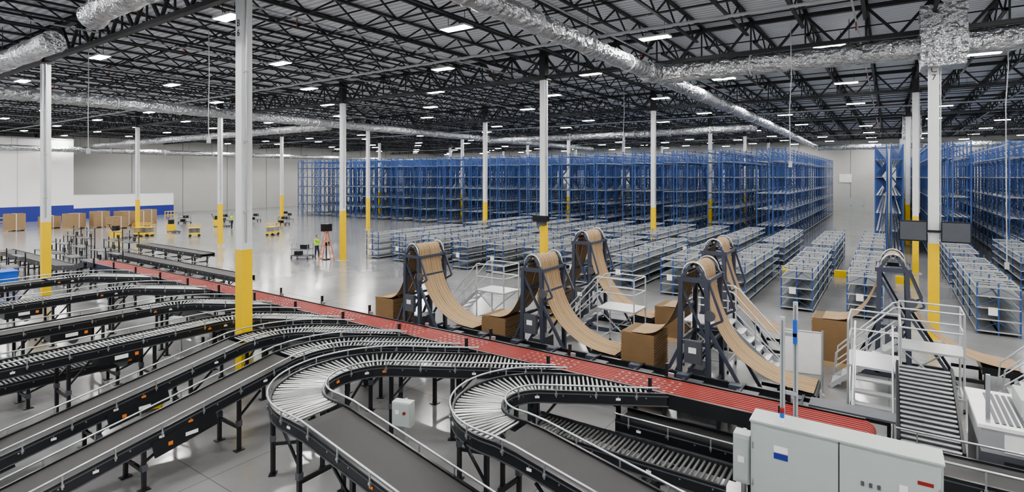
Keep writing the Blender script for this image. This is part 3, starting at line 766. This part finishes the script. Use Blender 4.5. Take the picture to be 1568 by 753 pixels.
# ------------------------------------------------------------------ person
M_SKIN=mat('skin',(.55,.33,.23),.55,var=.04); M_VIS=mat('hi_vis_shirt',(.38,.78,.03),.7,var=.08); M_PANT=mat('trousers_dark',(.03,.035,.05),.8)
M_HAIR=mat('hair_dark',(.03,.02,.015),.7); M_EYE=mat('eye_dark',(.02,.02,.02),.3); M_LIP=mat('lips',(.45,.18,.14),.5)
def person(loc,rz):
    J={'pel':((0,0,.95),.15,.13),'wst':((0,0,1.08),.14,.11),'chs':((.01,0,1.28),.17,.12),'upc':((0,0,1.40),.15,.10),'nek':((.01,0,1.49),.055,.055),'hb':((.02,0,1.56),.055,.055)}
    E=[('pel','wst'),('wst','chs'),('chs','upc'),('upc','nek'),('nek','hb')]
    for s,n in((1,'l'),(-1,'r')):
        J['sh'+n]=((0,.18*s,1.40),.065,.065)
        el=(.06,.24*s,1.14); wr=(.30,.17*s,1.10 if s<0 else 1.02)
        J['el'+n]=(el,.043,.043); J['wr'+n]=(wr,.028,.026); J['pa'+n]=((wr[0]+.07,wr[1]-.01*s,wr[2]+.005),.034,.018)
        J['hp'+n]=((0,.09*s,.88),.095,.10); fx=.10 if s>0 else -.08
        J['kn'+n]=((fx*.6+.03,.10*s,.49),.062,.065); J['an'+n]=((fx,.105*s,.09),.042,.045); J['to'+n]=((fx+.16,.12*s,.035),.035,.03)
        E+=[('upc','sh'+n),('sh'+n,'el'+n),('el'+n,'wr'+n),('wr'+n,'pa'+n),('pel','hp'+n),('hp'+n,'kn'+n),('kn'+n,'an'+n),('an'+n,'to'+n)]
    def skin(J,E,root,sub,name):
        ks=list(J); me=bpy.data.meshes.new(name); me.from_pydata([J[k][0] for k in ks],[(ks.index(a),ks.index(c)) for a,c in E],[])
        o=bpy.data.objects.new(name,me); COL.objects.link(o); o.modifiers.new('s','SKIN')
        for i,k in enumerate(ks):
            sv=me.skin_vertices[0].data[i]; sv.radius=(J[k][1],J[k][2]); sv.use_root=(k==root)
        m=o.modifiers.new('u','SUBSURF'); m.levels=sub; m.render_levels=sub
        dg=bpy.context.evaluated_depsgraph_get(); dg.update(); nm=bpy.data.meshes.new_from_object(o.evaluated_get(dg)); bpy.data.objects.remove(o)
        return nm
    root=empty('person_in_hi_vis'); root.location=loc; root.rotation_euler[2]=rz
    me=skin(J,E,'pel',2,'body'); me.materials.clear()
    for m in(M_SKIN,M_VIS,M_PANT,M_BLK): me.materials.append(m)
    for p in me.polygons:
        c=p.center; p.use_smooth=True
        if c.z<.11: k=3
        elif c.z<1.0 : k=2
        elif c.z>1.465: k=0
        elif c.x>.13 and c.z<1.2: k=0
        else: k=1
        p.material_index=k
    place(me,'body',parent=root)
    for s,n in((1,'l'),(-1,'r')):
        pa=Vector(J['pa'+n][0]); b=MB()
        for i,(dy,L) in enumerate(((-.03,.068),(-.01,.078),(.01,.072),(.03,.056))):
            p0=pa+Vector((.0,dy,.005)); p1=p0+Vector((L*.55,0,.0)); p2=p1+Vector((L*.35,0,-.022)); p3=p2+Vector((L*.12,0,-.025))
            b.tube([p0,p1,p2,p3],.009,M_SKIN,6,lambda i:[.0095,.009,.008,.006][i])
        t0=pa+Vector((-.03,-.03*s,0)); b.tube([t0,t0+Vector((.035,-.022*s,-.01)),t0+Vector((.06,-.022*s,-.025))],.01,M_SKIN,6)
        b.obj('hand_'+n,parent=root)
    b=MB(); n=16; mm=12; vs=[];c=Vector((.035,0,1.635))
    for i in range(mm+1):
        ph=math.pi*i/mm
        for k in range(n):
            th=2*math.pi*k/n; x=math.sin(ph)*math.cos(th); y=math.sin(ph)*math.sin(th); z=math.cos(ph)
            jaw=1-.28*max(0,-z)**1.2
            vs.append(c+Vector((x*.098*(jaw if x<0 else 1-.12*max(0,-z)),y*.076*jaw,z*.118)))
    b.add(vs,[(i*n+k,(i+1)*n+k,(i+1)*n+(k+1)%n,i*n+(k+1)%n) for i in range(mm) for k in range(n)],M_SKIN,True)
    hv=[c+(v-c)*1.07+Vector((-.006,0,.006)) for v in vs]
    hf=[]
    for i in range(mm):
        for k in range(n):
            th=2*math.pi*(k+.5)/n; front=math.cos(th)
            lim=3 if front>.5 else (5 if front>-.1 else 8)
            if i<lim: hf.append((i*n+k,(i+1)*n+k,(i+1)*n+(k+1)%n,i*n+(k+1)%n))
    b.add(hv,hf,M_HAIR,True)
    b.tube([c+Vector((.093,0,.02)),c+Vector((.112,0,-.015)),c+Vector((.097,0,-.03))],.01,M_SKIN,6,lambda i:[.007,.013,.008][i])
    for s in(1,-1):
        b.tube([c+Vector((.083,.03*s-.008,.012)),c+Vector((.088,.03*s,.012)),c+Vector((.083,.03*s+.008,.012))],.007,M_EYE,6)
        b.tube([c+Vector((.01,.074*s,.02)),c+Vector((0,.086*s,.0)),c+Vector((.012,.074*s,-.025))],.01,M_SKIN,6)
    b.tube([c+Vector((.085,-.022,-.055)),c+Vector((.094,0,-.055)),c+Vector((.085,.022,-.055))],.006,M_LIP,6)
    b.obj('head',parent=root)
person((-34.25,24.8,0),.2); person((-62,33.6,0),-1.2)
b=MB(); b.bx(-.15,.35,-.25,.25,1.0,1.04,M_GREYD); b.beam((0.1,0,.05),(0.1,0,1.0),.06,.06,M_BLK); b.box((0.1,0,.04),(.45,.5,.05),M_BLK); b.box((.2,0,1.16),(.04,.4,.26),M_SCR); b.box((0,0,1.055),(.18,.35,.02),M_BLK)
b.obj('workstation_stand',(-33.55,25.0,0),.2)

# ------------------------------------------------------------------ world, camera
w=bpy.data.worlds.new('World'); S.world=w; w.use_nodes=True
bg=w.node_tree.nodes['Background']; bg.inputs['Color'].default_value=(.95,.97,1,1); bg.inputs['Strength'].default_value=.55
cam=bpy.data.cameras.new('Camera'); co=bpy.data.objects.new('Camera',cam); COL.objects.link(co)
co.location=(0,0,6); co.rotation_euler=(math.pi/2,0,math.radians(34.5))
cam.sensor_width=36; cam.lens=840/1568*36; cam.shift_y=-106.5/1568; cam.clip_end=400; cam.clip_start=.1
S.camera=co
S.view_settings.view_transform='AgX'; S.view_settings.look='AgX - Medium High Contrast'; S.view_settings.exposure=.45
